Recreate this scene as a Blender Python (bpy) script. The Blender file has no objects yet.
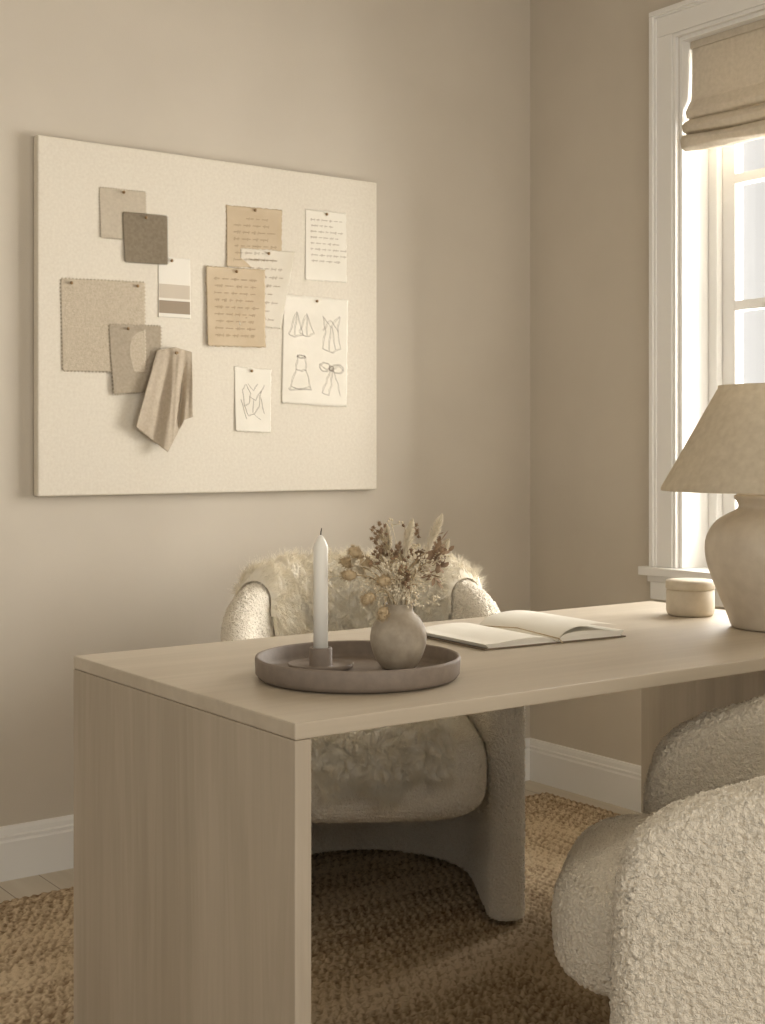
import bpy, math, random
import numpy as np
from mathutils import Vector, noise, kdtree
random.seed(7); np.random.seed(7)
S=bpy.context.scene
S.view_settings.view_transform='Standard'

# ------------------------------------------------------------------ helpers
def lin(r,g,b):
    f=lambda c:(c/255/12.92) if c/255<=.04045 else ((c/255+.055)/1.055)**2.4
    return (f(r),f(g),f(b),1)
def link(o,parent=None):
    S.collection.objects.link(o)
    if parent: o.parent=parent
    return o
def empty(name,loc=(0,0,0),rz=0):
    e=bpy.data.objects.new(name,None); e.location=loc; e.rotation_euler=(0,0,rz); e.empty_display_size=.1
    S.collection.objects.link(e); return e
class MB:
    def __init__(s): s.v=[]; s.f=[]; s.m=[]
    def add(s,vs,fs,mi=0):
        o=len(s.v); s.v+= [tuple(p) for p in vs]; s.f+=[tuple(i+o for i in f) for f in fs]; s.m+=[mi]*len(fs)
    def box(s,x0,x1,y0,y1,z0,z1,mi=0):
        vs=[(x,y,z) for x in(x0,x1) for y in(y0,y1) for z in(z0,z1)]
        s.add(vs,[(0,1,3,2),(4,6,7,5),(0,4,5,1),(2,3,7,6),(0,2,6,4),(1,5,7,3)],mi)
    def lathe(s,prof,n=64,c=(0,0,0),mi=0,axis=None):
        vs=[];fs=[]
        for r,z in prof:
            for i in range(n):
                a=2*math.pi*i/n; vs.append((c[0]+r*math.cos(a),c[1]+r*math.sin(a),c[2]+z))
        for j in range(len(prof)-1):
            for i in range(n):
                k=(i+1)%n; fs.append((j*n+i,j*n+k,(j+1)*n+k,(j+1)*n+i))
        s.add(vs,fs,mi)
    def tube(s,pts,rad,n=6,mi=0):
        pts=[Vector(p) for p in pts]
        if not hasattr(rad,'__len__'): rad=[rad]*len(pts)
        vs=[];fs=[]
        for i,p in enumerate(pts):
            t=(pts[min(i+1,len(pts)-1)]-pts[max(i-1,0)]).normalized()
            a=t.cross(Vector((.31,.2,.93)))
            if a.length<.05: a=t.cross(Vector((1,0,0)))
            a.normalize(); b=t.cross(a)
            for k in range(n):
                an=2*math.pi*k/n; vs.append(p+(a*math.cos(an)+b*math.sin(an))*rad[i])
        for i in range(len(pts)-1):
            for k in range(n):
                q=(k+1)%n; fs.append((i*n+k,i*n+q,(i+1)*n+q,(i+1)*n+k))
        fs.append(tuple(range(n))[::-1]); fs.append(tuple((len(pts)-1)*n+k for k in range(n)))
        s.add(vs,fs,mi)
    def obj(s,name,mats,parent=None,smooth=False,bevel=0,loc=None):
        me=bpy.data.meshes.new(name); me.from_pydata(s.v,[],s.f)
        if not isinstance(mats,(list,tuple)): mats=[mats]
        for m in mats: me.materials.append(m)
        me.polygons.foreach_set('material_index',s.m)
        me.validate(); me.update()
        import bmesh
        bm=bmesh.new(); bm.from_mesh(me); bmesh.ops.recalc_face_normals(bm,faces=bm.faces); bm.to_mesh(me); bm.free()
        if smooth: me.polygons.foreach_set('use_smooth',[True]*len(me.polygons))
        o=bpy.data.objects.new(name,me)
        if loc: o.location=loc
        link(o,parent)
        if bevel:
            b=o.modifiers.new('bevel','BEVEL'); b.width=bevel; b.segments=2; b.limit_method='ANGLE'
        return o

# ------------------------------------------------------------------ materials
def mat(name,c1,c2=None,scale=8,rough=.7,bump=0,bscale=60,stretch=(1,1,1),detail=6,spec=.3,sheen=0,voro=False,dist=.002,trans=0):
    m=bpy.data.materials.new(name); m.use_nodes=True; nt=m.node_tree; N=nt.nodes; L=nt.links
    b=N['Principled BSDF']; b.inputs['Roughness'].default_value=rough
    b.inputs['Specular IOR Level'].default_value=spec
    if sheen: b.inputs['Sheen Weight'].default_value=sheen; b.inputs['Sheen Roughness'].default_value=.5
    tc=N.new('ShaderNodeTexCoord'); mp=N.new('ShaderNodeMapping'); mp.inputs['Scale'].default_value=stretch
    L.new(tc.outputs['Object'],mp.inputs['Vector'])
    n=N.new('ShaderNodeTexNoise'); n.inputs['Scale'].default_value=scale; n.inputs['Detail'].default_value=detail
    L.new(mp.outputs[0],n.inputs['Vector'])
    r=N.new('ShaderNodeValToRGB'); r.color_ramp.elements[0].position=.3; r.color_ramp.elements[1].position=.7
    r.color_ramp.elements[0].color=c1; r.color_ramp.elements[1].color=c2 or c1
    L.new(n.outputs['Fac'],r.inputs[0]); L.new(r.outputs[0],b.inputs['Base Color'])
    if bump:
        if voro:
            t=N.new('ShaderNodeTexVoronoi'); t.inputs['Scale'].default_value=bscale; out=t.outputs['Distance']
            nn=N.new('ShaderNodeTexNoise'); nn.inputs['Scale'].default_value=bscale*.6; nn.inputs['Detail'].default_value=3
            mx=N.new('ShaderNodeMixRGB'); mx.inputs[0].default_value=.02
            L.new(mp.outputs[0],nn.inputs['Vector'])
            L.new(mp.outputs[0],mx.inputs[1]); L.new(nn.outputs['Color'],mx.inputs[2]); L.new(mx.outputs[0],t.inputs['Vector'])
            inv=N.new('ShaderNodeMath'); inv.operation='MULTIPLY'; inv.inputs[1].default_value=-1
            L.new(out,inv.inputs[0]); out=inv.outputs[0]
        else:
            t=N.new('ShaderNodeTexNoise'); t.inputs['Scale'].default_value=bscale; t.inputs['Detail'].default_value=4; out=t.outputs['Fac']
            L.new(mp.outputs[0],t.inputs['Vector'])
        bp=N.new('ShaderNodeBump'); bp.inputs['Strength'].default_value=bump; bp.inputs['Distance'].default_value=dist
        L.new(out,bp.inputs['Height']); L.new(bp.outputs[0],b.inputs['Normal'])
    if trans:
        tr=N.new('ShaderNodeBsdfTranslucent'); L.new(r.outputs[0],tr.inputs[0]); mx=N.new('ShaderNodeMixShader'); mx.inputs[0].default_value=trans
        L.new(b.outputs[0],mx.inputs[1]); L.new(tr.outputs[0],mx.inputs[2]); L.new(mx.outputs[0],N['Material Output'].inputs[0])
    return m
def weave(m,scale=900,strength=.3,dist=.0006,coords='Object'):
    nt=m.node_tree;N=nt.nodes;L=nt.links;b=N['Principled BSDF']
    tc=N.new('ShaderNodeTexCoord'); hs=[]
    for d in ('X','Z','Y'):
        w=N.new('ShaderNodeTexWave'); w.bands_direction=d; w.inputs['Scale'].default_value=scale/6.283; w.inputs['Distortion'].default_value=2.5; w.inputs['Detail'].default_value=2
        L.new(tc.outputs['Object'],w.inputs['Vector']); hs.append(w.outputs['Fac'])
    a=N.new('ShaderNodeMath'); a.operation='ADD'; L.new(hs[0],a.inputs[0]); L.new(hs[1],a.inputs[1])
    bp=N.new('ShaderNodeBump'); bp.inputs['Strength'].default_value=strength; bp.inputs['Distance'].default_value=dist
    L.new(a.outputs[0],bp.inputs['Height']); L.new(bp.outputs[0],b.inputs['Normal'])
    return m

M_wall=mat('wall_paint',lin(197,187,171),lin(203,193,177),3,.85,.3,260,dist=.0012,spec=.15)
M_ceil=mat('ceiling_paint',lin(225,218,206),None,2,.9)
M_trim=mat('trim_white',lin(230,227,221),None,2,.45,spec=.4)
def wood(name,ca,cb,axis,rough=.5,gs=10,k=1.0):
    st={'x':(.06,1,1),'y':(1,.06,1),'z':(1,1,.06)}[axis]
    m=mat(name,ca,cb,gs,rough,.2,gs*9,stretch=st,detail=8,dist=.0006,spec=.35)
    nt=m.node_tree;N=nt.nodes;L=nt.links
    mp=N['Mapping']
    src=N['Principled BSDF'].inputs['Base Color'].links[0].from_socket
    for sc,dis,lo,hi,dark,amt in((4.0,2.5,.42,.56,(.84,.825,.80,1),.6*k),(9.0,4.0,.46,.54,(.88,.87,.85,1),.5*k),(70,0,.35,.62,(.90,.89,.88,1),.6*k)):
        w=N.new('ShaderNodeTexNoise'); w.inputs['Scale'].default_value=sc; w.inputs['Distortion'].default_value=dis; w.inputs['Detail'].default_value=5
        L.new(mp.outputs[0],w.inputs['Vector'])
        mx=N.new('ShaderNodeMixRGB'); mx.blend_type='MULTIPLY'; mx.inputs[0].default_value=amt
        r=N.new('ShaderNodeValToRGB'); r.color_ramp.elements[0].position=lo; r.color_ramp.elements[0].color=dark; r.color_ramp.elements[1].position=hi; r.color_ramp.elements[1].color=(1,1,1,1)
        L.new(w.outputs['Fac'],r.inputs[0]); L.new(src,mx.inputs[1]); L.new(r.outputs[0],mx.inputs[2]); src=mx.outputs[0]
    L.new(src,N['Principled BSDF'].inputs['Base Color'])
    return m
M_desk_top=wood('limed_oak_top',lin(190,177,157),lin(197,185,166),'x',.42,k=.5)
M_desk_leg=wood('limed_oak_leg',lin(180,167,148),lin(188,175,156),'z',.55,k=.8)
def floor_mat():
    m=bpy.data.materials.new('oak_floor'); m.use_nodes=True; N=m.node_tree.nodes; L=m.node_tree.links; b=N['Principled BSDF']
    tc=N.new('ShaderNodeTexCoord'); mp=N.new('ShaderNodeMapping'); mp.inputs['Rotation'].default_value=(0,0,math.pi/2); mp.inputs['Location'].default_value=(.9,0,0)
    L.new(tc.outputs['Object'],mp.inputs['Vector'])
    br=N.new('ShaderNodeTexBrick'); br.inputs['Scale'].default_value=1; br.inputs['Brick Width'].default_value=2.4; br.inputs['Row Height'].default_value=.12
    br.inputs['Mortar Size'].default_value=.0016; br.inputs['Color1'].default_value=lin(208,198,180); br.inputs['Color2'].default_value=lin(196,184,165); br.inputs['Mortar'].default_value=lin(140,124,106)
    L.new(mp.outputs[0],br.inputs['Vector'])
    n=N.new('ShaderNodeTexNoise'); n.inputs['Scale'].default_value=14; n.inputs['Detail'].default_value=8
    m2=N.new('ShaderNodeMapping'); m2.inputs['Scale'].default_value=(1,.06,1); L.new(tc.outputs['Object'],m2.inputs[0]); L.new(m2.outputs[0],n.inputs['Vector'])
    r=N.new('ShaderNodeValToRGB'); r.color_ramp.elements[0].position=.3; r.color_ramp.elements[0].color=(.78,.75,.7,1); r.color_ramp.elements[1].color=(1,1,1,1); r.color_ramp.elements[1].position=.65
    L.new(n.outputs[0],r.inputs[0])
    mx=N.new('ShaderNodeMixRGB'); mx.blend_type='MULTIPLY'; mx.inputs[0].default_value=.8; L.new(br.outputs[0],mx.inputs[1]); L.new(r.outputs[0],mx.inputs[2])
    L.new(mx.outputs[0],b.inputs['Base Color']); b.inputs['Roughness'].default_value=.45
    return m
M_floor=floor_mat()
M_boucle=mat('boucle_wool',lin(228,217,197),lin(243,234,217),240,.95,.8,170,voro=True,dist=.0045,spec=.1)
M_fur=mat('sheepskin_wool',lin(246,236,214),lin(253,247,233),25,.8,.0,80,spec=.1,trans=.2)
M_board=mat('canvas_linen',lin(226,216,198),lin(234,225,208),120,.9,spec=.1); weave(M_board,900,.45,.001)
M_ceramic=mat('glazed_stoneware',lin(188,175,156),lin(200,188,169),30,.35,.12,18,spec=.5)
M_shade=mat('lamp_linen',lin(211,199,177),lin(223,212,191),60,.9,spec=.1,trans=.3); weave(M_shade,1800,.35)
M_roman=mat('roman_linen',lin(206,195,176),lin(218,207,189),80,.9,spec=.1,trans=.12); weave(M_roman,2000,.4)
M_tray=mat('matte_taupe_clay',lin(126,113,101),lin(136,123,110),60,.6,.1,200,spec=.35)
M_candle=mat('candle_wax',lin(240,236,225),None,3,.45,spec=.4)
M_black=mat('charred_wick',lin(50,42,36),None,5,.9)
M_brass=mat('pin_brass',lin(150,120,80),None,5,.35,spec=.6)
M_pencil=mat('pencil_line',lin(140,130,118),None,5,.9)
M_ink=mat('ink_line',lin(150,130,104),None,5,.9)
M_page=mat('book_page',lin(236,230,216),lin(240,235,222),10,.85,spec=.1)
M_cover=mat('book_cover',lin(120,106,88),None,30,.7)

# ------------------------------------------------------------------ camera
f=1354.; CX,CY,H=-3.198,-3.524,1.15; th=math.radians(36)
cam=bpy.data.cameras.new('camera'); co=bpy.data.objects.new('camera',cam); link(co)
co.location=(CX,CY,H); co.rotation_euler=(math.pi/2,0,-th)
cam.sensor_fit='VERTICAL'; cam.sensor_height=36; cam.lens=f/1024*36; cam.shift_y=-63/1024.; cam.clip_start=.05
S.camera=co
Fw=Vector((math.sin(th),math.cos(th),0)); Rt=Vector((math.cos(th),-math.sin(th),0))

# ------------------------------------------------------------------ room shell
ZC=2.8
b=MB(); b.box(-6,0.16,-6,.12,-.1,0); b.obj('floor',M_floor)
b=MB(); b.box(-6,0.16,0,.12,0,ZC); b.obj('wall_back',M_wall)
WY0,WY1,WZ0,WZ1=-1.92,-.68,.78,2.42
b=MB(); b.box(0,.16,-6,WY0,0,ZC); b.box(0,.16,WY1,0,0,ZC); b.box(0,.16,WY0,WY1,0,WZ0-.004); b.box(0,.16,WY0,WY1,WZ1+.002,ZC); b.obj('wall_right',M_wall)
b=MB(); b.box(-6,.16,-6,.12,ZC,ZC+.1); b.obj('ceiling',M_ceil)
def skirting(name,along,a0,a1):
    prof=[(0,0),(.020,0),(.020,.102),(.017,.108),(.017,.116),(.012,.120),(.010,.132),(.006,.140),(0,.142)]
    mb=MB(); n=len(prof); vs=[]
    for a in (a0,a1):
        for t,z in prof: vs.append((a,-t,z) if along=='x' else (-t,a,z))
    fs=[(i,(i+1)%n,n+(i+1)%n,n+i) for i in range(n)]+[tuple(range(n)),tuple(range(n,2*n))]
    mb.add(vs,fs); mb.obj(name,M_trim)
skirting('baseboard_back','x',-6,0); skirting('baseboard_right','y',-6,0)

# ------------------------------------------------------------------ window
W=empty('window_1')
b=MB()
def casing_v(y_in,sgn):
    ys=lambda a,c:(min(y_in+sgn*a,y_in+sgn*c),max(y_in+sgn*a,y_in+sgn*c))
    for a,c,t in((0,.012,.016),(.012,.078,.020),(.072,.082,.025),(.080,.096,.032)):
        y0,y1=ys(a,c); b.box(-t,-.0002,y0,y1,WZ0+.002,WZ1+a)
casing_v(WY1,1); casing_v(WY0,-1)
for a,c,t in((0,.012,.016),(.012,.078,.020),(.072,.082,.025),(.080,.096,.032)):
    b.box(-t-.0005,-.0002,WY0-c,WY1+c,WZ1+a,WZ1+c)
b.obj('casing',M_trim,W,bevel=.002)
b=MB(); b.box(-.052,-.0002,WY0-.12,WY1+.122,WZ0-.024,WZ0+.002); b.box(-.0003,.165,WY0+.0005,WY1-.0005,WZ0-.003,WZ0+.002); b.obj('stool',M_trim,W,bevel=.001)
b=MB(); b.box(-.022,-.0002,WY0-.1,WY1+.1,WZ0-.10,WZ0-.0245); b.box(-.030,-.0002,WY0-.105,WY1+.105,WZ0-.045,WZ0-.0245); b.obj('apron',M_trim,W,bevel=.003)
b=MB()
b.box(.0005,.165,WY1-.012,WY1-.0005,WZ0+.0022,WZ1-.0002); b.box(.0005,.165,WY0+.0005,WY0+.012,WZ0+.0022,WZ1-.0002); b.box(.0005,.165,WY0+.0122,WY1-.0122,WZ1-.012,WZ1+.0015)
b.obj('jamb_liner',M_trim,W)
y0,y1=WY0+.012,WY1-.012
b=MB()
b.box(.12,.2,y1-.035,y1-.0003,WZ0+.0025,WZ1-.0125);b.box(.12,.2,y0+.0003,y0+.035,WZ0+.0025,WZ1-.0125);b.box(.121,.2,y0+.0355,y1-.0355,WZ0+.0025,WZ0+.03);b.box(.121,.2,y0+.0355,y1-.0355,WZ1-.04,WZ1-.0125)
b.obj('window_frame',M_trim,W,bevel=.003)
b=MB()
s0,s1=y0+.0352,y1-.0352; mid=(s0+s1)/2
for a,c in((s0,mid-.0003),(mid+.0003,s1)):
    b.box(.145,.185,a,a+.05,WZ0+.0305,WZ1-.0405); b.box(.145,.185,c-.05,c,WZ0+.0305,WZ1-.0405)
    b.box(.146,.185,a+.0502,c-.0502,WZ0+.0305,WZ0+.09); b.box(.146,.185,a+.0502,c-.0502,WZ1-.09,WZ1-.0405)
b.obj('sashes',M_trim,W,bevel=.003)
b=MB()
for a,c in((s0,mid),(mid,s1)):
    for z in(1.195,1.593,1.985): b.box(.142,.182,a+.0505,c-.0505,z-.015,z+.015)
    for (z0,z1) in((WZ0+.09,1.180),(1.210,1.578),(1.608,1.970),(2.000,WZ1-.09)):
        b.box(.144,.180,(a+c)/2-.013,(a+c)/2+.013,z0,z1)
b.obj('glazing_bars',M_trim,W)
mg=bpy.data.materials.new('window_glass'); mg.use_nodes=True; N=mg.node_tree.nodes; L=mg.node_tree.links
t=N.new('ShaderNodeBsdfTransparent'); g=N.new('ShaderNodeBsdfGlossy'); g.inputs['Roughness'].default_value=.02; mx=N.new('ShaderNodeMixShader'); mx.inputs[0].default_value=.06
L.new(t.outputs[0],mx.inputs[1]); L.new(g.outputs[0],mx.inputs[2]); L.new(mx.outputs[0],N['Material Output'].inputs[0])
b=MB(); b.add([(.175,s0,WZ0+.05),(.175,s1,WZ0+.05),(.175,s1,WZ1-.05),(.175,s0,WZ1-.05)],[(0,1,2,3)]); b.obj('glass_pane',mg,W)

def roman():
    pr=[(.040,2.405),(.040,2.30),(.036,2.235),(.020,2.215),(.010,2.20),(.016,2.188),(.030,2.186),(.034,2.19),
        (.028,2.182),(.006,2.172),(-.006,2.160),(-.002,2.146),(.020,2.142),(.030,2.146),(.020,2.138),(-.004,2.132),(-.014,2.122),(-.010,2.106),(.008,2.098),(.030,2.100)]
    pr=[(x,z if z>2.3 else 2.30-(2.30-z)*1.14) for x,z in pr]
    P=[]
    for i in range(len(pr)-1):
        for k in range(5):
            t=k/5; P.append((pr[i][0]*(1-t)+pr[i+1][0]*t,pr[i][1]*(1-t)+pr[i+1][1]*t))
    P.append(pr[-1])
    ny=60; ya,yb=WY0+.02,WY1-.02; vs=[];fs=[]
    for j in range(ny+1):
        t=j/ny; y=ya+(yb-ya)*t
        for i,(x,z) in enumerate(P):
            fr=i/len(P); sag=.028*4*t*(1-t)*min(1,fr*2)*.6
            vs.append((x+.003*math.sin(t*9+fr*4)*fr,y,z-sag+.003*math.sin(t*23+i*.3)*fr))
    n=len(P)
    for j in range(ny):
        for i in range(n-1): fs.append((j*n+i,j*n+i+1,(j+1)*n+i+1,(j+1)*n+i))
    mb=MB(); mb.add(vs,fs); o=mb.obj('folded_linen',M_roman,None,True); 
    so=o.modifiers.new('s','SOLIDIFY'); so.thickness=.003
    e=empty('roman_shade'); o.parent=e
    mb=MB(); mb.box(.03,.06,ya,yb,2.385,2.407); mb.obj('head_rail',M_roman,e)
roman()

# ------------------------------------------------------------------ rug
def rug():
    x0,x1,y0,y1=-3.35,-.12,-3.0,-.21; st=.0055
    nx=int((x1-x0)/st)+1; ny=int((y1-y0)/st)+1
    X,Y=np.meshgrid(np.linspace(x0,x1,nx),np.linspace(y0,y1,ny))
    dx=np.minimum(X-x0,x1-X); dy=np.minimum(Y-y0,y1-Y)
    e=np.minimum(dx,dy); a=np.where(dx<dy,Y,X)
    wob=.003*np.sin(a*9)+.002*np.sin(a*23+e*6)
    p=.022; ee=(e+wob)/p; row=np.floor(ee); fr=ee-row
    rj=np.modf(np.abs(np.sin(row*12.9898)*43758.5453))[0]
    rk=np.modf(np.abs(np.sin(np.floor(row/5)*78.233)*43758.5453))[0]
    hump=np.sqrt(np.clip(1-(2*fr-1)**2,0,1))
    br=.5+.5*np.sin(2*np.pi*(a/.026+rj*3)+np.where(fr>.5,1,-1)*np.abs(fr-.5)*4)
    rn=np.random.rand(ny,nx)
    Z=.004+.008*hump+.004*br*hump+.003*rn
    Z[e<.003]=.001
    co=np.stack([X,Y,Z],-1).reshape(-1,3)
    idx=np.arange(nx*ny).reshape(ny,nx)
    q=np.stack([idx[:-1,:-1],idx[:-1,1:],idx[1:,1:],idx[1:,:-1]],-1).reshape(-1,4)
    me=bpy.data.meshes.new('jute_rug'); me.vertices.add(len(co)); me.vertices.foreach_set('co',co.ravel())
    me.loops.add(q.size); me.loops.foreach_set('vertex_index',q.ravel()); me.polygons.add(len(q))
    me.polygons.foreach_set('loop_start',np.arange(0,q.size,4)); me.update(calc_edges=True)
    me.polygons.foreach_set('use_smooth',[True]*len(q))
    ca=me.attributes.new('strand','FLOAT','POINT')
    tone=np.clip(.5+.25*(rj-.5)+.3*(rk-.5)+.3*(br-.5)+.7*(rn-.5),0,1)
    ca.data.foreach_set('value',tone.ravel())
    m=bpy.data.materials.new('jute'); m.use_nodes=True; N=m.node_tree.nodes; L=m.node_tree.links; B=N['Principled BSDF']
    at=N.new('ShaderNodeAttribute'); at.attribute_name='strand'
    n=N.new('ShaderNodeTexNoise'); n.inputs['Scale'].default_value=60; n.inputs['Detail'].default_value=6
    tc=N.new('ShaderNodeTexCoord'); L.new(tc.outputs['Object'],n.inputs['Vector'])
    ad=N.new('ShaderNodeMath'); ad.operation='MULTIPLY_ADD'; ad.inputs[1].default_value=.6; L.new(n.outputs[0],ad.inputs[0]); L.new(at.outputs['Fac'],ad.inputs[2])
    r=N.new('ShaderNodeValToRGB'); r.color_ramp.elements[0].position=.3; r.color_ramp.elements[0].color=lin(130,108,83); r.color_ramp.elements[1].position=1; r.color_ramp.elements[1].color=lin(204,184,154)
    L.new(ad.outputs[0],r.inputs[0]); L.new(r.outputs[0],B.inputs['Base Color']); B.inputs['Roughness'].default_value=.95; B.inputs['Specular IOR Level'].default_value=.1
    n2=N.new('ShaderNodeTexNoise'); n2.inputs['Scale'].default_value=350; L.new(tc.outputs['Object'],n2.inputs['Vector'])
    bp=N.new('ShaderNodeBump'); bp.inputs['Strength'].default_value=.6; bp.inputs['Distance'].default_value=.002; L.new(n2.outputs[0],bp.inputs['Height']); L.new(bp.outputs[0],B.inputs['Normal'])
    me.materials.append(m); o=bpy.data.objects.new('jute_rug',me); link(o)
rug()
RZ=.019
# ------------------------------------------------------------------ desk
D=empty('desk'); DX0,DX1,DY0,DY1=-2.142,-.53,-1.854,-1.052
b=MB(); b.box(DX0,DX1,DY0,DY1,.725,.75); b.obj('desk_top',M_desk_top,D,bevel=.0025)
b=MB(); b.box(DX0,DX0+.029,DY0,DY1,RZ,.7245); b.obj('end_panel_1',M_desk_leg,D,bevel=.002)
b=MB(); b.box(DX1-.035,DX1,DY0,DY1,RZ,.7245); b.obj('end_panel_2',M_desk_leg,D,bevel=.002)

# ------------------------------------------------------------------ chairs
RA=.325; AL=.318; HT=.045; LT=2*AL+math.pi*RA
def path(s):
    if s<AL: return Vector((RA,-AL+s,0)),Vector((1,0,0))
    if s>LT-AL: return Vector((-RA,-(s-(LT-AL)),0)),Vector((-1,0,0))
    a=(s-AL)/RA; n=Vector((math.cos(a),math.sin(a),0)); return n*RA,n
def ztop(s):
    p,_=path(s); t=min(1,max(0,(p.y+.22)/.50)); t=t*t*(3-2*t); z=.615+.025*min(1,(p.y+.32)/.3)+.158*t
    se=min(s,LT-s); rc=.165
    if se<rc: z=z-rc*.85+.85*math.sqrt(max(0,rc*rc-(rc-se)**2))
    return z
def hth(s):
    se=min(s,LT-s); r=.045
    return max(.004,HT*math.sqrt(max(0,1-(1-se/r)**2))) if se<r else HT
def boucle(me,amp=.0062,sc=105):
    n=len(me.vertices); nor=np.zeros(n*3); me.vertex_normals.foreach_get('vector',nor); nor=nor.reshape(-1,3)
    c=np.zeros(n*3); me.vertices.foreach_get('co',c); c=c.reshape(-1,3)
    d=[]
    for p in c:
        q=Vector(p)*sc; q=q+noise.noise_vector(q*.8)*.7
        v=noise.voronoi(q)[0]; d.append(min(1.0,(v[1]-v[0])*1.5)**.7-.5)
    c+=nor*(np.array(d)*amp)[:,None]; me.vertices.foreach_set('co',c.ravel()); me.update()
def chair(name,loc,rz,res=.0040,fine=False):
    E=empty(name,loc,rz)
    ss=[]; s=0
    while s<.13: ss.append(s); s+=max(.0008,.1*s*.5+.0008) if s<.05 else res
    base=ss[-1]; k=int((LT-2*base)/res); mid=[base+(LT-2*base)*i/k for i in range(1,k)]
    ss=ss+mid+[LT-x for x in reversed(ss)]
    nv=int(.66/res); na=int(math.pi*HT/res); vs=[]
    z0=.008
    for s in ss:
        p,n=path(s); h=hth(s); zt=ztop(s)-HT+ (0 if h>=HT else -(HT-h)*.3)
        ring=[]
        for i in range(nv): t=i/nv; ring.append((-h,z0+(zt-z0)*t))
        for i in range(na+1): a=math.pi*i/na; ring.append((-h*math.cos(a),zt+h*math.sin(a)))
        for i in range(1,nv+1): t=1-i/nv; ring.append((h,z0+(zt-z0)*t))
        for o,z in ring: vs.append((p.x+n.x*o,p.y+n.y*o,z))
    m=len(ring); fs=[]
    for j in range(len(ss)-1):
        for i in range(m): q=(i+1)%m; fs.append((j*m+i,j*m+q,(j+1)*m+q,(j+1)*m+i))
    fs.append(tuple(range(m))); fs.append(tuple((len(ss)-1)*m+i for i in range(m))[::-1])
    mb=MB(); mb.add(vs,fs); o=mb.obj('tub_shell',M_boucle,E,True); boucle(o.data)
    nu,nw=(640,200) if fine else (520,170); vs=[];fs=[]; z0c,z1c=.258,.462; zc=(z0c+z1c)/2; hz=(z1c-z0c)/2
    sp=lambda c,e: math.copysign(abs(c)**e,c)
    for j in range(nw+1):
        w=-math.pi/2+math.pi*j/nw; cr=abs(math.cos(w))**(.26 if w<0 else .36); zz=sp(math.sin(w),.62)
        for i in range(nu):
            u=2*math.pi*i/nu; x=.286*sp(math.cos(u),.44)*cr; y=-.08+.355*sp(math.sin(u),.56)*cr
            crown=.012*(1-min(1,(x/.27)**2+((y+.07)/.34)**2)) if zz>0 else 0
            vs.append((x,y,zc+hz*zz+crown))
    for j in range(nw):
        for i in range(nu): q=(i+1)%nu; fs.append((j*nu+i,j*nu+q,(j+1)*nu+q,(j+1)*nu+i))
    mb=MB(); mb.add(vs,fs); o=mb.obj('seat_cushion',M_boucle,E,True); boucle(o.data,.0055)
    mb=MB()
    for x,y in((RA,-.24),(-RA,-.24),(.2,.25),(-.2,.25)): mb.lathe([(0,0),(.018,0),(.018,.034),(0,.034)],16,(x,y,0))
    mb.obj('feet',M_black,E)
    return E
c1=chair('tub_armchair',(-1.170,-.655,RZ),math.radians(-32))
c2=chair('tub_armchair',(-1.283,-2.134,RZ),math.radians(218.9),.0032,True)

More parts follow.
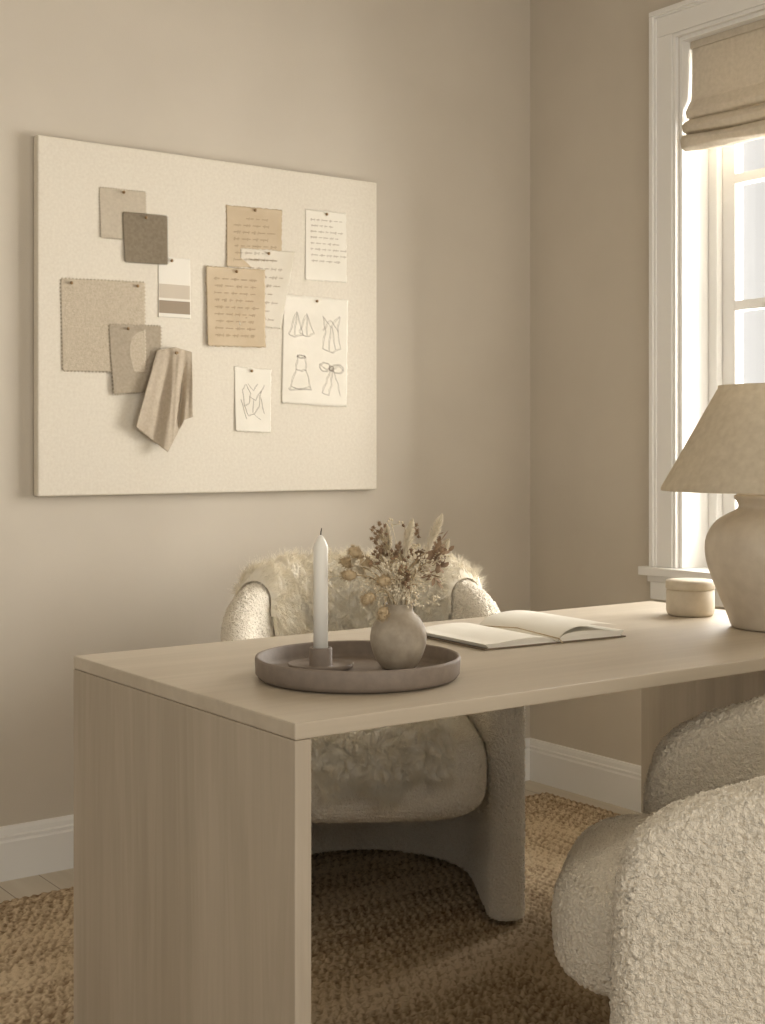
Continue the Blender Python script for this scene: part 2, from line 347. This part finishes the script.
# ------------------------------------------------------------------ sheepskin
def pelt(name,parent,grid,gn,gf,edge,nstr,L0=.026,seed=0):
    A,B_=grid.shape[:2]
    h=np.zeros((A,B_)); sh=np.zeros((A,B_,3))
    for i in range(A):
        for j in range(B_):
            p=Vector(grid[i,j]); 
            wq=Vector((noise.noise(p*14+Vector((seed,0,0))),noise.noise(p*14+Vector((0,seed,9))),noise.noise(p*14+Vector((5,3,seed)))))
            q=p*28+wq*1.8
            v=noise.voronoi(q)[0]; lock=min(1,(v[1]-v[0])*1.7)
            fine=noise.noise(p*190+wq*7)
            big=noise.noise(p*9+Vector((seed,2,1)))
            h[i,j]=.015+.016*lock**.6+.011*big+.0035*fine
            sh[i,j]=wq*.014
    h=h*np.minimum(1,edge*1.0)**.5
    G=grid+gn*h[...,None]+gf*(h*.5)[...,None]+sh*edge[...,None]
    vs=G.reshape(-1,3); idx=np.arange(A*B_).reshape(A,B_)
    q=np.stack([idx[:-1,:-1],idx[:-1,1:],idx[1:,1:],idx[1:,:-1]],-1).reshape(-1,4)
    mb=MB(); mb.v=[tuple(p) for p in vs]; mb.f=[tuple(int(k) for k in r_) for r_ in q]; mb.m=[0]*len(q); mb.obj(name,M_fur,parent,True)
    P=vs; N_=gn.reshape(-1,3); F_=gf.reshape(-1,3); n=nstr
    pick=np.random.choice(len(P),n); root=P[pick]+np.random.normal(0,.0012,(n,3))-N_[pick]*.002
    cd=np.array([noise.noise_vector(Vector(p)*38) for p in root])
    L=L0*np.random.uniform(.5,1.3,n)
    dr=N_[pick]*.6+F_[pick]*.8+cd*1.2+np.random.normal(0,.22,(n,3)); dr/=np.linalg.norm(dr,axis=1)[:,None]
    side=np.cross(dr,np.random.normal(0,1,(n,3))); side/=np.linalg.norm(side,axis=1)[:,None]+1e-9; up=np.cross(dr,side)
    seg=5; V=np.zeros((n,seg,3,3)); ph=np.random.uniform(0,6.28,(n,1))
    for k in range(seg):
        t=k/(seg-1); c=root+dr*(L*t)[:,None]+side*(.0018*np.sin(ph+t*5)*t)+up*(L*.35*t*t)[:,None]*np.sign(np.sin(ph))
        r=.00045*(1-.6*t)
        for s in range(3):
            a=2*math.pi*s/3; V[:,k,s]=c+side*(r*math.cos(a))+up*(r*math.sin(a))
    V=V.reshape(-1,3); fs=[]; base=(np.arange(n)*seg*3)[:,None]
    for k in range(seg-1):
        for s in range(3):
            s2=(s+1)%3; fs.append(np.concatenate([base+k*3+s,base+k*3+s2,base+(k+1)*3+s2,base+(k+1)*3+s],1))
    Fq=np.concatenate(fs,0)
    me=bpy.data.meshes.new(name+'_fibres'); me.vertices.add(len(V)); me.vertices.foreach_set('co',V.ravel())
    me.loops.add(Fq.size); me.loops.foreach_set('vertex_index',Fq.ravel()); me.polygons.add(len(Fq)); me.polygons.foreach_set('loop_start',np.arange(0,Fq.size,4)); me.update(calc_edges=True)
    me.polygons.foreach_set('use_smooth',[False]*len(Fq))
    me.materials.append(M_fur); o=bpy.data.objects.new(name+'_fibres',me); link(o,parent)
def sheepskin():
    E=empty('sheepskin_throw',c1.location,c1.rotation_euler.z)
    ns,nq=320,180; G=np.zeros((ns+1,nq+1,3)); GN=G.copy(); GF=G.copy(); ED=np.zeros((ns+1,nq+1)); sc=LT/2
    for i in range(ns+1):
        u=i/ns*2-1
        s=sc+.005+u*.352
        p,n=path(s); zt=ztop(s)-HT
        inlen=(.27+.03*math.sin(u*7))*max(.15,1-abs(u)**6); outlen=max(.0,.10*(1-u*u)+.015*math.sin(u*11))
        tot=inlen+math.pi*HT+outlen
        for j in range(nq+1):
            l=tot*j/nq; h=HT+.006
            if l<inlen: o,z=-h,zt-(inlen-l); nn=-n; fl=Vector((0,0,-.9))
            elif l<inlen+math.pi*HT:
                a=(l-inlen)/HT; o,z=-h*math.cos(a),zt+h*math.sin(a); nn=n*(-math.cos(a))+Vector((0,0,math.sin(a))); fl=n*(-.5*math.sin(a))+Vector((0,0,-.3*math.cos(a)))
            else: o,z=h,zt-(l-inlen-math.pi*HT); nn=n; fl=Vector((0,0,-.9))
            G[i,j]=(p.x+n.x*o,p.y+n.y*o,z); GN[i,j]=nn; GF[i,j]=fl+Vector((n.y,-n.x,0))*(u*.5)
            ED[i,j]=min(1,(1-abs(u))*14,(j/nq)*16,(1-j/nq)*16)
    pelt('wool_back',E,G,GN,GF,ED,38000,seed=1)
    nx,nl=230,260; G=np.zeros((nx+1,nl+1,3)); GN=G.copy(); GF=G.copy(); ED=np.zeros((nx+1,nl+1))
    for i in range(nx+1):
        u=i/nx*2-1
        hang=max(0,.066*(1-abs(u+.05)**2.2)+.022*math.sin(u*9))
        x=u*.185-.003
        fy=-.08-.355*(max(0,1-(abs(x)/.286)**3.8))**(1/3.8)
        for j in range(nl+1):
            L1=.16-fy-.06; R=.062; tot=L1+R*math.pi/2+hang; l=tot*j/nl
            if l<L1: q=Vector((x,.16-l,.472)); nn=Vector((0,0,1)); fl=Vector((u*.3,-.6,0))
            elif l<L1+R*math.pi/2:
                a=(l-L1)/R; q=Vector((x,fy+.055-R*math.sin(a),.472-R+R*math.cos(a))); nn=Vector((0,-math.sin(a),math.cos(a))); fl=Vector((u*.3,-.3*math.cos(a),-.7*math.sin(a)))
            else: q=Vector((x,fy+.055-R,.472-R-(l-L1-R*math.pi/2))); nn=Vector((0,-1,0)); fl=Vector((u*.4,0,-.9))
            G[i,j]=q; GN[i,j]=nn; GF[i,j]=fl
            ED[i,j]=min(1,(1-abs(u))*9,(j/nl)*20,(1-j/nl)*20)
    pelt('wool_seat',E,G,GN,GF,ED,34000,seed=4)
sheepskin()

# ------------------------------------------------------------------ pinboard
YB=-.034
def bp(u,v,y=YB):
    a=(u-382.5)/f; dx=math.sin(th)+math.cos(th)*a; dy=math.cos(th)-math.sin(th)*a; t=(y-CY)/dy
    return Vector((CX+t*dx,y,H-(v-449)/f*t))
b=MB(); b.box(-1.808,-.684,YB,-.002,1.022,1.996); b.obj('pin_board',M_board,None,bevel=.004)
def sheet(name,corn,m,lift=.006,layer=0,edge=None,folds=0,n=36,pins=None,rs=1):
    C=[bp(*c) for c in corn]; rnd=random.Random(rs)
    def base(u,v): return C[0]*(1-u)*(1-v)+C[1]*u*(1-v)+C[2]*u*v+C[3]*(1-u)*v
    def surf(u,v,off=0):
        p=base(u,v); d=.0012+layer*.0022+lift*(v**2)*(.55+.45*math.cos(3*u+rs))+.4*lift*abs(u-.5)*v+folds*math.sin(u*9+v*2+rs)*v
        return Vector((p.x,YB-max(.0009+layer*.001,d)-off,p.z))
    vs=[];fs=[]
    for j in range(n+1):
        for i in range(n+1):
            u=i/n; v=j/n; p=surf(u,v)
            if edge and (i in(0,n) or j in(0,n)):
                amp=.0055 if edge=='pinked' else .0028
                k=((i if j in(0,n) else j)%2)*2-1 if edge=='pinked' else rnd.uniform(-1,1)*1.2
                dirv=Vector((1 if i==n else -1 if i==0 else 0,0,1 if j==0 else -1 if j==n else 0))
                p=p+dirv*amp*.5*k
            vs.append(p)
    for j in range(n):
        for i in range(n): k=j*(n+1)+i; fs.append((k,k+1,k+n+2,k+n+1))
    mb=MB(); mb.add(vs,fs); E=empty(name); E_=mb.obj('sheet',m,E,True)
    s=E_.modifiers.new('s','SOLIDIFY'); s.thickness=.0006
    if pins:
        mb=MB()
        for u,v in pins:
            p=surf(u,v); r=.0045
            pr=[(0.0015,-.004),(.0015,.003),(r,.004),(r,.007),(.002,.009),(0.0001,.009)]
            nn=14; pv=[(p.x+rr*math.cos(6.2832*i/nn),p.y-zz,p.z+rr*math.sin(6.2832*i/nn)) for rr,zz in pr for i in range(nn)]
            ff=[(q*nn+i,q*nn+(i+1)%nn,(q+1)*nn+(i+1)%nn,(q+1)*nn+i) for q in range(len(pr)-1) for i in range(nn)]
            mb.add(pv,ff)
        mb.obj('push_pin',M_brass,E,True)
    return E,surf
def strokes(E,surf,lines,m,w=.0007,name='pen_strokes'):
    mb=MB()
    for ln in lines:
        pts=[surf(u,v,.0012) for u,v in ln]
        vs=[];fs=[]
        for i,p in enumerate(pts):
            t=pts[min(i+1,len(pts)-1)]-pts[max(0,i-1)]; t.y=0
            if t.length<1e-9: t=Vector((1,0,0))
            t.normalize(); nn=Vector((-t.z,0,t.x))
            vs+= [p+nn*w*.5,p-nn*w*.5]
        for i in range(len(pts)-1): fs.append((2*i,2*i+1,2*i+3,2*i+2))
        mb.add(vs,fs)
    mb.obj(name,m,E)
def writing(nl,v0,v1,u0=.12,u1=.88,rs=0,h=.022,title=None):
    r=random.Random(rs); out=[]
    for k in range(nl):
        v=v0+(v1-v0)*k/max(1,nl-1); u=u0+r.uniform(0,.03); end=u1-r.uniform(0,.2)
        if title and k==0: u=.35; end=.7
        while u<end:
            wl=r.uniform(.06,.16); pts=[]; ns=int(wl/.014); ph=0; hh=h*.7
            for i in range(ns*5):
                t=i/(ns*5)
                if i%5==0: hh=h*(1.9 if r.random()<.2 else r.uniform(.5,.9))
                ph+=1.257
                pts.append((u+wl*t+.005*math.cos(ph),v+hh*.5*math.sin(ph)))
            out.append(pts); u+=wl+.04
    return out
def fab(name,c1,c2,sc=300): 
    m=mat(name,c1,c2,120,.95,spec=.05,sheen=.1); weave(m,sc*6,.5,.001); return m
sheet('fabric_swatch',[(99,187),(146,192),(146,241),(100,238)],fab('swatch_oat',lin(200,187,165),lin(210,197,176)),.003,0,'pinked',pins=[(.5,.06)],rs=1)
sheet('fabric_swatch',[(122,212),(167,216),(167,265),(124,262)],fab('swatch_taupe',lin(134,121,102),lin(148,135,115),150),.004,1,'pinked',pins=[(.5,.08)],rs=2)
mw=mat('swatch_boucle',lin(186,172,150),lin(202,188,166),150,.95,.7,220,voro=True,dist=.0015)
sheet('fabric_swatch',[(60,278),(145,282),(145,373),(62,371)],mw,.006,0,'pinked',pins=[(.12,.05),(.9,.05)],rs=3,n=48)
E,sf=sheet('paint_card',[(158,256),(190,259),(190,319),(158,317)],mat('card_white',lin(230,223,209),None,5,.8),.002,0,pins=[(.4,.06)],rs=4)
def band(E,sf,v0,v1,m,nm):
    vs=[];fs=[]; n=10
    for i in range(n+1): vs+=[sf(.02+.96*i/n,v0,.001),sf(.02+.96*i/n,v1,.001)]
    mb=MB(); mb.add(vs,[(2*i,2*i+1,2*i+3,2*i+2) for i in range(n)]); mb.obj(nm,m,E)
band(E,sf,.45,.68,mat('chip_sand',lin(202,189,170),None,5,.8),'colour_band_1'); band(E,sf,.72,.93,mat('chip_umber',lin(156,140,120),None,5,.8),'colour_band_2')
sheet('fabric_swatch',[(108,324),(161,326),(160,391),(112,395)],fab('swatch_greige',lin(176,162,141),lin(190,176,155)),.008,1,'pinked',pins=[(.35,.06)],rs=5)
kraft=mat('kraft_paper',lin(194,174,145),lin(203,184,156),15,.9,.1,80); pale=mat('note_paper',lin(216,206,187),lin(222,213,196),15,.9,.1,80); cream=mat('cream_paper',lin(230,223,207),lin(235,228,213),15,.9,.1,80)
E,sf=sheet('handwritten_note',[(226,205),(282,210),(281,268),(226,267)],kraft,.003,0,'torn',pins=[(.5,.05)],rs=6); strokes(E,sf,writing(7,.2,.88,rs=1,h=.03,title=1),M_ink)
E,sf=sheet('handwritten_note',[(240,248),(295,252),(280,329),(238,325)],pale,.003,1,'torn',pins=[(.5,.05)],rs=7); strokes(E,sf,writing(8,.14,.9,rs=2),M_ink)
E,sf=sheet('handwritten_note',[(205,266),(264,270),(264,348),(206,346)],kraft,.005,2.2,'torn',pins=[(.5,.05)],rs=8); strokes(E,sf,writing(9,.15,.86,rs=3),M_ink)
E,sf=sheet('handwritten_note',[(305,209),(346,213),(346,283),(305,280)],cream,.003,0,'torn',pins=[(.5,.05)],rs=9); strokes(E,sf,writing(8,.14,.72,rs=4,h=.02),M_ink)
E,sf=sheet('pencil_sketch',[(283,294),(348,300),(346,407),(281,403)],cream,.004,0,'torn',pins=[(.5,.04)],rs=10)
def cir(cu,cv,ru,rv,a0=0,a1=6.283,n=20): return [(cu+ru*math.cos(a0+(a1-a0)*i/n),cv+rv*math.sin(a0+(a1-a0)*i/n)) for i in range(n+1)]
sk=[[(.08,.36),(.2,.15),(.3,.36)],[(.08,.36),(.16,.38),(.3,.36)],[(.2,.15),(.17,.37)],[(.24,.33),(.35,.16),(.46,.34),(.36,.37),(.24,.34)],[(.35,.16),(.36,.36)],
[(.6,.17),(.72,.26),(.86,.16)],[(.6,.17),(.64,.3),(.6,.47)],[(.86,.16),(.83,.3),(.88,.46)],[(.6,.47),(.75,.5),(.88,.46)],[(.72,.26),(.7,.48)],[(.74,.26),(.8,.47)],[(.6,.3),(.72,.2),(.84,.3)],
[(.22,.56),(.2,.68),(.12,.84),(.26,.86),(.42,.83),(.35,.68),(.34,.56)],cir(.28,.56,.06,.012),[(.2,.68),(.28,.69),(.35,.68)],[(.12,.84),(.1,.87),(.43,.86),(.42,.83)],
cir(.64,.64,.08,.04),cir(.84,.65,.09,.04,3.5,9.6),cir(.74,.65,.03,.022),[(.72,.67),(.66,.78),(.6,.88)],[(.75,.67),(.74,.8),(.7,.9)],[(.77,.67),(.84,.78),(.88,.9)],[(.6,.88),(.7,.9)],[(.56,.62),(.66,.66),(.72,.65)],[(.77,.65),(.86,.62),(.92,.66)]]
def fine(ls):
    out=[]
    for l in ls:
        o=[]
        for i in range(len(l)-1):
            for k in range(6): t=k/6; o.append((l[i][0]*(1-t)+l[i+1][0]*t+.008*math.sin(i+t*7),l[i][1]*(1-t)+l[i+1][1]*t+.004*math.sin(i*2+t*5)))
        o.append(l[-1]); out.append(o); out.append([(a+.014,b+.007) for a,b in o[::2]])
    return out
strokes(E,sf,fine(sk),M_pencil,.0007,'pencil_lines')
E,sf=sheet('pencil_sketch',[(234,366),(271,370),(270,433),(235,431)],cream,.005,0,'torn',pins=[(.45,.05)],rs=11)
sk2=[[(.2,.35),(.3,.26),(.42,.4),(.38,.55),(.25,.6),(.2,.35)],[(.4,.45),(.55,.5),(.7,.35),(.65,.6),(.5,.72)],[(.35,.25),(.5,.35),(.62,.24)],[(.8,.25),(.7,.38)],[(.25,.6),(.35,.75),(.5,.72),(.7,.8)],[(.5,.5),(.48,.7)],[(.15,.5),(.3,.8)],[(.7,.45),(.8,.7)]]
strokes(E,sf,fine(sk2),M_pencil,.0007,'pencil_lines')
def cloth():
    m=fab('cloth_linen',lin(192,176,154),lin(204,189,167)); n=60
    top=[(157,350),(175,347),(192,352)]; bot=[(136,427),(153,441),(168,452),(176,436),(184,420),(193,417)]
    def pl(P,t):
        x=t*(len(P)-1); i=min(int(x),len(P)-2); q=x-i; return (P[i][0]*(1-q)+P[i+1][0]*q,P[i][1]*(1-q)+P[i+1][1]*q)
    vs=[]
    for j in range(n+1):
        v=j/n
        for i in range(n+1):
            u=i/n; a=pl(top,u); c=pl(bot,u)
            px=a[0]*(1-v)+c[0]*v; py=a[1]*(1-v)+c[1]*v
            d=.014+.014*v+ .010*math.sin(u*13+v*2.5)*min(1,v*1.6+.2)+.004*math.sin(u*29+1+v*3)*min(1,v+.2)
            p=bp(px,py,YB-max(.004,d)); vs.append(tuple(p))
    fs=[(j*(n+1)+i,j*(n+1)+i+1,(j+1)*(n+1)+i+1,(j+1)*(n+1)+i) for j in range(n) for i in range(n)]
    mb=MB(); mb.add(vs,fs); E=empty('draped_cloth'); o=mb.obj('linen_cloth',m,E,True); s=o.modifiers.new('s','SOLIDIFY'); s.thickness=.0015
    mb=MB(); p=bp(175,353,YB-.015); mb.tube([(p.x,YB+.002,p.z),(p.x,YB-.024,p.z)],[.0015,.0015],8); mb.tube([(p.x,YB-.024,p.z),(p.x,YB-.029,p.z)],[.005,.004],12); mb.obj('push_pin',M_brass,E)
cloth()

# ------------------------------------------------------------------ tray, candle
TZ=.7505
T=empty('serving_tray',(-1.837,-1.577,TZ))
b=MB(); b.lathe([(0.0001,0),(.165,0),(.174,.003),(.179,.010),(.180,.034),(.179,.038),(.176,.039),(.173,.036),(.172,.016),(.168,.010),(.160,.008),(0.0001,.008)],128)
b.obj('round_tray',M_tray,T,True)
Cn=empty('candlestick',(-1.870,-1.509,TZ+.0085))
b=MB(); b.lathe([(.0001,0),(.050,0),(.057,.004),(.059,.010),(.057,.011),(.053,.007),(.022,.005),(.0205,.008),(.0205,.036),(.0195,.038),(.0145,.038),(.0140,.020),(.0001,.020)],64); b.obj('holder',M_tray,Cn,True)
b=MB(); b.lathe([(.0001,.020),(.0130,.020),(.0130,.19),(.0132,.212),(.0125,.219),(.008,.229),(.004,.236),(.0015,.238),(.0001,.238)],48); b.obj('pillar_candle',M_candle,Cn,True)
b=MB(); b.tube([(0,0,.236),(.0005,0,.243),(.002,0,.250)],[.0012,.0011,.0008],8); b.obj('wick',M_black,Cn)

# ------------------------------------------------------------------ vase + dried flowers
V=empty('flower_vase',(-1.758,-1.590,TZ+.0085))
mv=mat('speckled_stoneware',lin(148,135,117),lin(182,169,149),35,.6,.3,120,spec=.35)
pr=[(.0001,0),(.026,0),(.032,.004),(.042,.020),(.049,.040),(.051,.056),(.048,.074),(.039,.090),(.029,.099),(.0255,.104),(.0265,.112),(.028,.116),(.0262,.1165),(.023,.112),(.022,.104),(.026,.097),(.042,.08),(.044,.05),(.03,.015),(.0001,.012)]
def smooth_prof(pr,it=2):
    for _ in range(it):
        q=[pr[0]]
        for i in range(len(pr)-1):
            a,c=pr[i],pr[i+1]; q+=[(a[0]*.75+c[0]*.25,a[1]*.75+c[1]*.25),(a[0]*.25+c[0]*.75,a[1]*.25+c[1]*.75)]
        q.append(pr[-1]); pr=q
    return pr
b=MB(); b.lathe(smooth_prof(pr),72); b.obj('vase_body',mv,V,True)
M_stem=mat('dry_stem',lin(192,174,140),lin(166,144,112),40,.8); M_tan=mat('teasel_tan',lin(178,156,122),lin(206,185,151),90,.9); M_brown=mat('seed_brown',lin(124,101,79),lin(164,136,106),60,.85)
M_leaf=mat('dry_leaf',lin(132,109,88),lin(174,149,122),30,.8); M_cream=mat('grass_cream',lin(228,214,186),lin(240,228,204),40,.9)
FL=empty('dried_flower_bouquet',(-1.758,-1.590,TZ+.0085))
b=MB(); r=random.Random(11)
def headpos(u,v,dd): 
    k=562.; q=Rt*((u-398)/k)+Fw*dd; return Vector((q.x,q.y,(668-v)/k))
def stem(p,m=0,r0=.0011):
    a=Vector((r.uniform(-.012,.012),r.uniform(-.012,.012),.05)); n=Vector((a.x*1.3+p.x*.06,a.y*1.3+p.y*.06,.114)); pts=[a,n]
    for k in range(1,7):
        t=k/6; q=n.lerp(p,t); q+=Vector((0,0,.018*math.sin(math.pi*t)))+Vector((r.uniform(-1,1),r.uniform(-1,1),0))*.001; pts.append(q)
    pts[-1]=p; b.tube(pts,r0,5,m); return (p-pts[-3]).normalized()
def egg(p,d,L,R,mi,spk=60,sl=.005):
    d=d.normalized(); a=d.cross(Vector((.3,.9,.1))).normalized(); c=d.cross(a); n=10;vs=[];fs=[];m=8
    for j in range(m+1):
        w=math.pi*j/m; rr=R*math.sin(w)*(1.1-.25*(j/m)); z=-math.cos(w)*L/2
        for i in range(n): an=6.2832*i/n; vs.append(p+d*(z+L/2)+(a*math.cos(an)+c*math.sin(an))*rr)
    for j in range(m):
        for i in range(n): q=(i+1)%n; fs.append((j*n+i,j*n+q,(j+1)*n+q,(j+1)*n+i))
    b.add(vs,fs,mi)
    for _ in range(spk):
        w=math.acos(r.uniform(-1,1)); an=r.uniform(0,6.28); o=(a*math.cos(an)+c*math.sin(an))*math.sin(w)
        s0=p+d*(L/2-math.cos(w)*L/2)+o*R*.95; dr=(o*1.0+d*(.5-.6*math.cos(w))).normalized()
        b.tube([s0,s0+dr*sl],[.0006,.0002],3,mi)
def leaf(p,d,L,Wd,mi):
    d=d.normalized(); s=d.cross(Vector((r.uniform(-1,1),r.uniform(-1,1),r.uniform(-.3,1)))).normalized(); nn=d.cross(s); vs=[];m=8
    for j in range(m+1):
        t=j/m; w=Wd*math.sin(math.pi*min(1,t*.96+.02))**.8; q=p+d*L*t+nn*(.25*L*t*t); cu=w*.35
        vs+=[q+s*w+nn*cu,q,q-s*w+nn*cu]
    fs=[]
    for j in range(m): k=3*j; fs+=[(k,k+1,k+4,k+3),(k+1,k+2,k+5,k+4)]
    b.add(vs,fs,mi)
for u,v,dd in((356,574,-.02),(361,556,.02),(353,566,.04),(374,592,-.03),(384,604,-.04),(389,578,-.03),(372,566,.01)):
    p=headpos(u,v,dd); d=stem(p); egg(p,d,.027,.0098,1,140,.005)
for u,v,dd in((379,530,.0),(381,546,.02),(398,552,-.02),(390,563,.03),(407,548,0),(413,533,.02),(404,572,-.03),(418,560,.01),(378,552,-.01)):
    p=headpos(u,v,dd); d=stem(p)
    for _ in range(16):
        o=Vector((r.gauss(0,.0055),r.gauss(0,.0055),r.gauss(-.004,.009))); q=p+o; b.tube([p-d*.02,q],[.0006,.0005],3,0); egg(q,(o+d*.01),.007,.0026,2,10,.003)
for u,v,dd in((426,558,.01),(435,552,-.01),(441,560,.02),(430,574,-.02),(442,549,.0),(438,545,.01)):
    p=headpos(u,v,dd); d=stem(p-(Rt*.02+Vector((0,0,.02))))
    for _ in range(11):
        leaf(p+Vector((r.gauss(0,.006),r.gauss(0,.006),r.gauss(0,.007))),Rt*r.uniform(-.6,1)+Fw*r.uniform(-.8,.8)+Vector((0,0,r.uniform(-.5,1))),r.uniform(.014,.024),r.uniform(.003,.006),3)
for u0,v0,u1,v1,dd in((426,550,441,513,-.03),(366,580,352,560,.03),(404,556,412,518,-.02),(434,566,449,540,.03),(388,560,386,524,.03)):
    p0=headpos(u0,v0,dd); p1=headpos(u1,v1,dd); stem(p0)
    d=(p1-p0)
    b.tube([p0,p1],[.001,.0006],4,4)
    for k in range(600):
        t=r.random(); q=p0+d*t; o=Vector((r.gauss(0,1),r.gauss(0,1),r.gauss(0,1))).normalized(); dr=(d.normalized()*1.3+o).normalized()
        b.tube([q,q+dr*.014*math.sin(math.pi*(t*.8+.15))],[.0008,.0003],3,4)
for _ in range(80):
    p=headpos(r.gauss(398,20),r.gauss(578,16),r.uniform(-.03,.03)); d=stem(p,4,.0006)
    for k in range(6):
        q=p+Vector((r.gauss(0,.006),r.gauss(0,.006),r.gauss(.003,.006))); b.tube([p,q],[.0005,.0004],3,4); egg(q,d,.005,.002,4,0)
b.obj('stems_and_heads',[M_stem,M_tan,M_brown,M_leaf,M_cream],FL,True)

# ------------------------------------------------------------------ open book
def book():
    E=empty('open_book',(-1.262,-1.345,TZ),math.radians(-4)); W2,Hh=.182,.275
    mb=MB(); mb.box(-W2-.004,-.004,-Hh/2-.004,Hh/2+.004,0,.003); mb.box(.004,W2+.004,-Hh/2-.004,Hh/2+.004,0,.003); mb.box(-.006,.006,-Hh/2-.004,Hh/2+.004,0,.002); mb.obj('cover',M_cover,E,bevel=.001)
    def prof(t,th_):
        return th_*(1-math.exp(-t*14))*(1.0-.22*t)+.0035+.004*math.sin(math.pi*min(1,t*1.2))*(1 if th_>.008 else .6)
    mb=MB(); n=40
    for sg,tt in((-1,.010),(1,.014)):
        for lay in range(7):
            th_=tt*(lay+1)/7; vs=[]
            for i in range(n+1):
                t=i/n; w=W2-.0012*(7-lay) if lay<6 else W2
                x=sg*(.001+w*t); z=prof(t,th_)
                for y in(-Hh/2+.0004*(lay%2),Hh/2-.0004*(lay%2)): vs.append((x,y,z))
            fs=[(2*i,2*i+1,2*i+3,2*i+2) for i in range(n)]; mb.add(vs,fs)
            zb=[prof(i/n,tt*lay/7)+.0003 if lay else .0031 for i in range(n+1)]
            for yy in(0,1):
                o=[]; 
                for i in range(n+1):
                    p=vs[2*i+yy]; o+=[p,(p[0],p[1],zb[i])]
                mb.add(o,fs)
            p,q=vs[2*n],vs[2*n+1]; mb.add([p,q,(q[0],q[1],zb[n]),(p[0],p[1],zb[n])],[(0,1,2,3)])
    mb.obj('pages',M_page,E,True)
    vs=[]
    for i in range(n+1):
        t=i/n; x=.001+.172*t; z=.0175*(1-math.exp(-t*12))+.004+.012*math.sin(math.pi*t*.9)
        for y in(-Hh/2,Hh/2): vs.append((x,y,z))
    mb=MB(); mb.add(vs,[(2*i,2*i+1,2*i+3,2*i+2) for i in range(n)]); mb.obj('lifted_leaf',M_page,E,True)
    mb=MB(); mb.tube([(0.002,Hh/2,.006),(0.004,0,.016),(.003,-Hh/2-.004,.010),(.006,-Hh/2-.012,.001)],.0012,6); mb.obj('ribbon',M_tan,E)
book()

# ------------------------------------------------------------------ lidded jar
J=empty('lidded_jar',(-.682,-1.322,TZ)); mj=mat('stone_jar',lin(198,185,163),lin(212,200,179),30,.6,.15,60)
b=MB(); b.lathe([(.0001,0),(.050,0),(.055,.004),(.057,.012),(.057,.060),(.055,.062),(.0001,.062)],72); b.obj('jar_body',mj,J,True)
b=MB(); b.lathe([(.0001,.0625),(.056,.0625),(.0585,.065),(.0585,.080),(.056,.084),(.03,.086),(.0001,.0865)],72); b.obj('jar_lid',mj,J,True)

# ------------------------------------------------------------------ table lamp
LP=empty('table_lamp',(-.70,-1.593,TZ))
pr=[(.0001,0),(.098,0),(.104,.004),(.112,.030),(.134,.080),(.154,.130),(.162,.172),(.158,.205),(.138,.238),(.108,.256),(.090,.264),(.086,.272),(.090,.282),(.097,.290),(.096,.297),(.080,.300),(.020,.300),(.0001,.300)]
b=MB(); b.lathe(smooth_prof(pr),128); b.obj('ceramic_base',M_ceramic,LP,True)
b=MB(); b.lathe([(.016,.298),(.016,.345),(.012,.35),(.012,.39),(.0001,.39)],24); b.tube([(.0,0,.39),(0,0,.50)],.003,8); 
for a in(0,2.094,4.189): b.tube([(0,0,.50),(.13*math.cos(a),.13*math.sin(a),.535)],.002,6)
b.obj('fitting',M_brass,LP)
mbulb=mat('opal_bulb',lin(240,236,226),None,3,.3)
b=MB(); b.lathe(smooth_prof([(.012,.37),(.016,.39),(.028,.425),(.028,.445),(.015,.465),(.0001,.468)]),32); b.obj('bulb',mbulb,LP,True)
b=MB(); b.lathe([(.258,.306),(.258,.312),(.132,.536),(.132,.542),(.129,.542),(.129,.536),(.255,.312),(.255,.306),(.258,.306)],128); b.obj('linen_shade',M_shade,LP,True)

# ------------------------------------------------------------------ lights
w=bpy.data.worlds.new('world'); S.world=w; w.use_nodes=True; bg=w.node_tree.nodes['Background']; bg.inputs[0].default_value=(1,.965,.905,1); bg.inputs[1].default_value=.84
la=bpy.data.lights.new('window_daylight','AREA'); la.shape='RECTANGLE'; la.size=3.6; la.size_y=5; la.energy=20*math.pi*18; la.color=(1,.98,.94)
lo=bpy.data.objects.new('window_daylight',la); lo.location=(1.7,-.6,1.9); lo.rotation_euler=(0,math.radians(90),0); link(lo)
la=bpy.data.lights.new('room_fill','AREA'); la.shape='RECTANGLE'; la.size=2.4; la.size_y=1.8; la.energy=42; la.color=(1,.965,.905)  # added fill light behind the camera, no real source; brightens chair fronts under the desk
lo=bpy.data.objects.new('room_fill',la); lo.location=(-1.6,-5.7,1.3); lo.rotation_euler=(math.radians(90),0,0); link(lo)
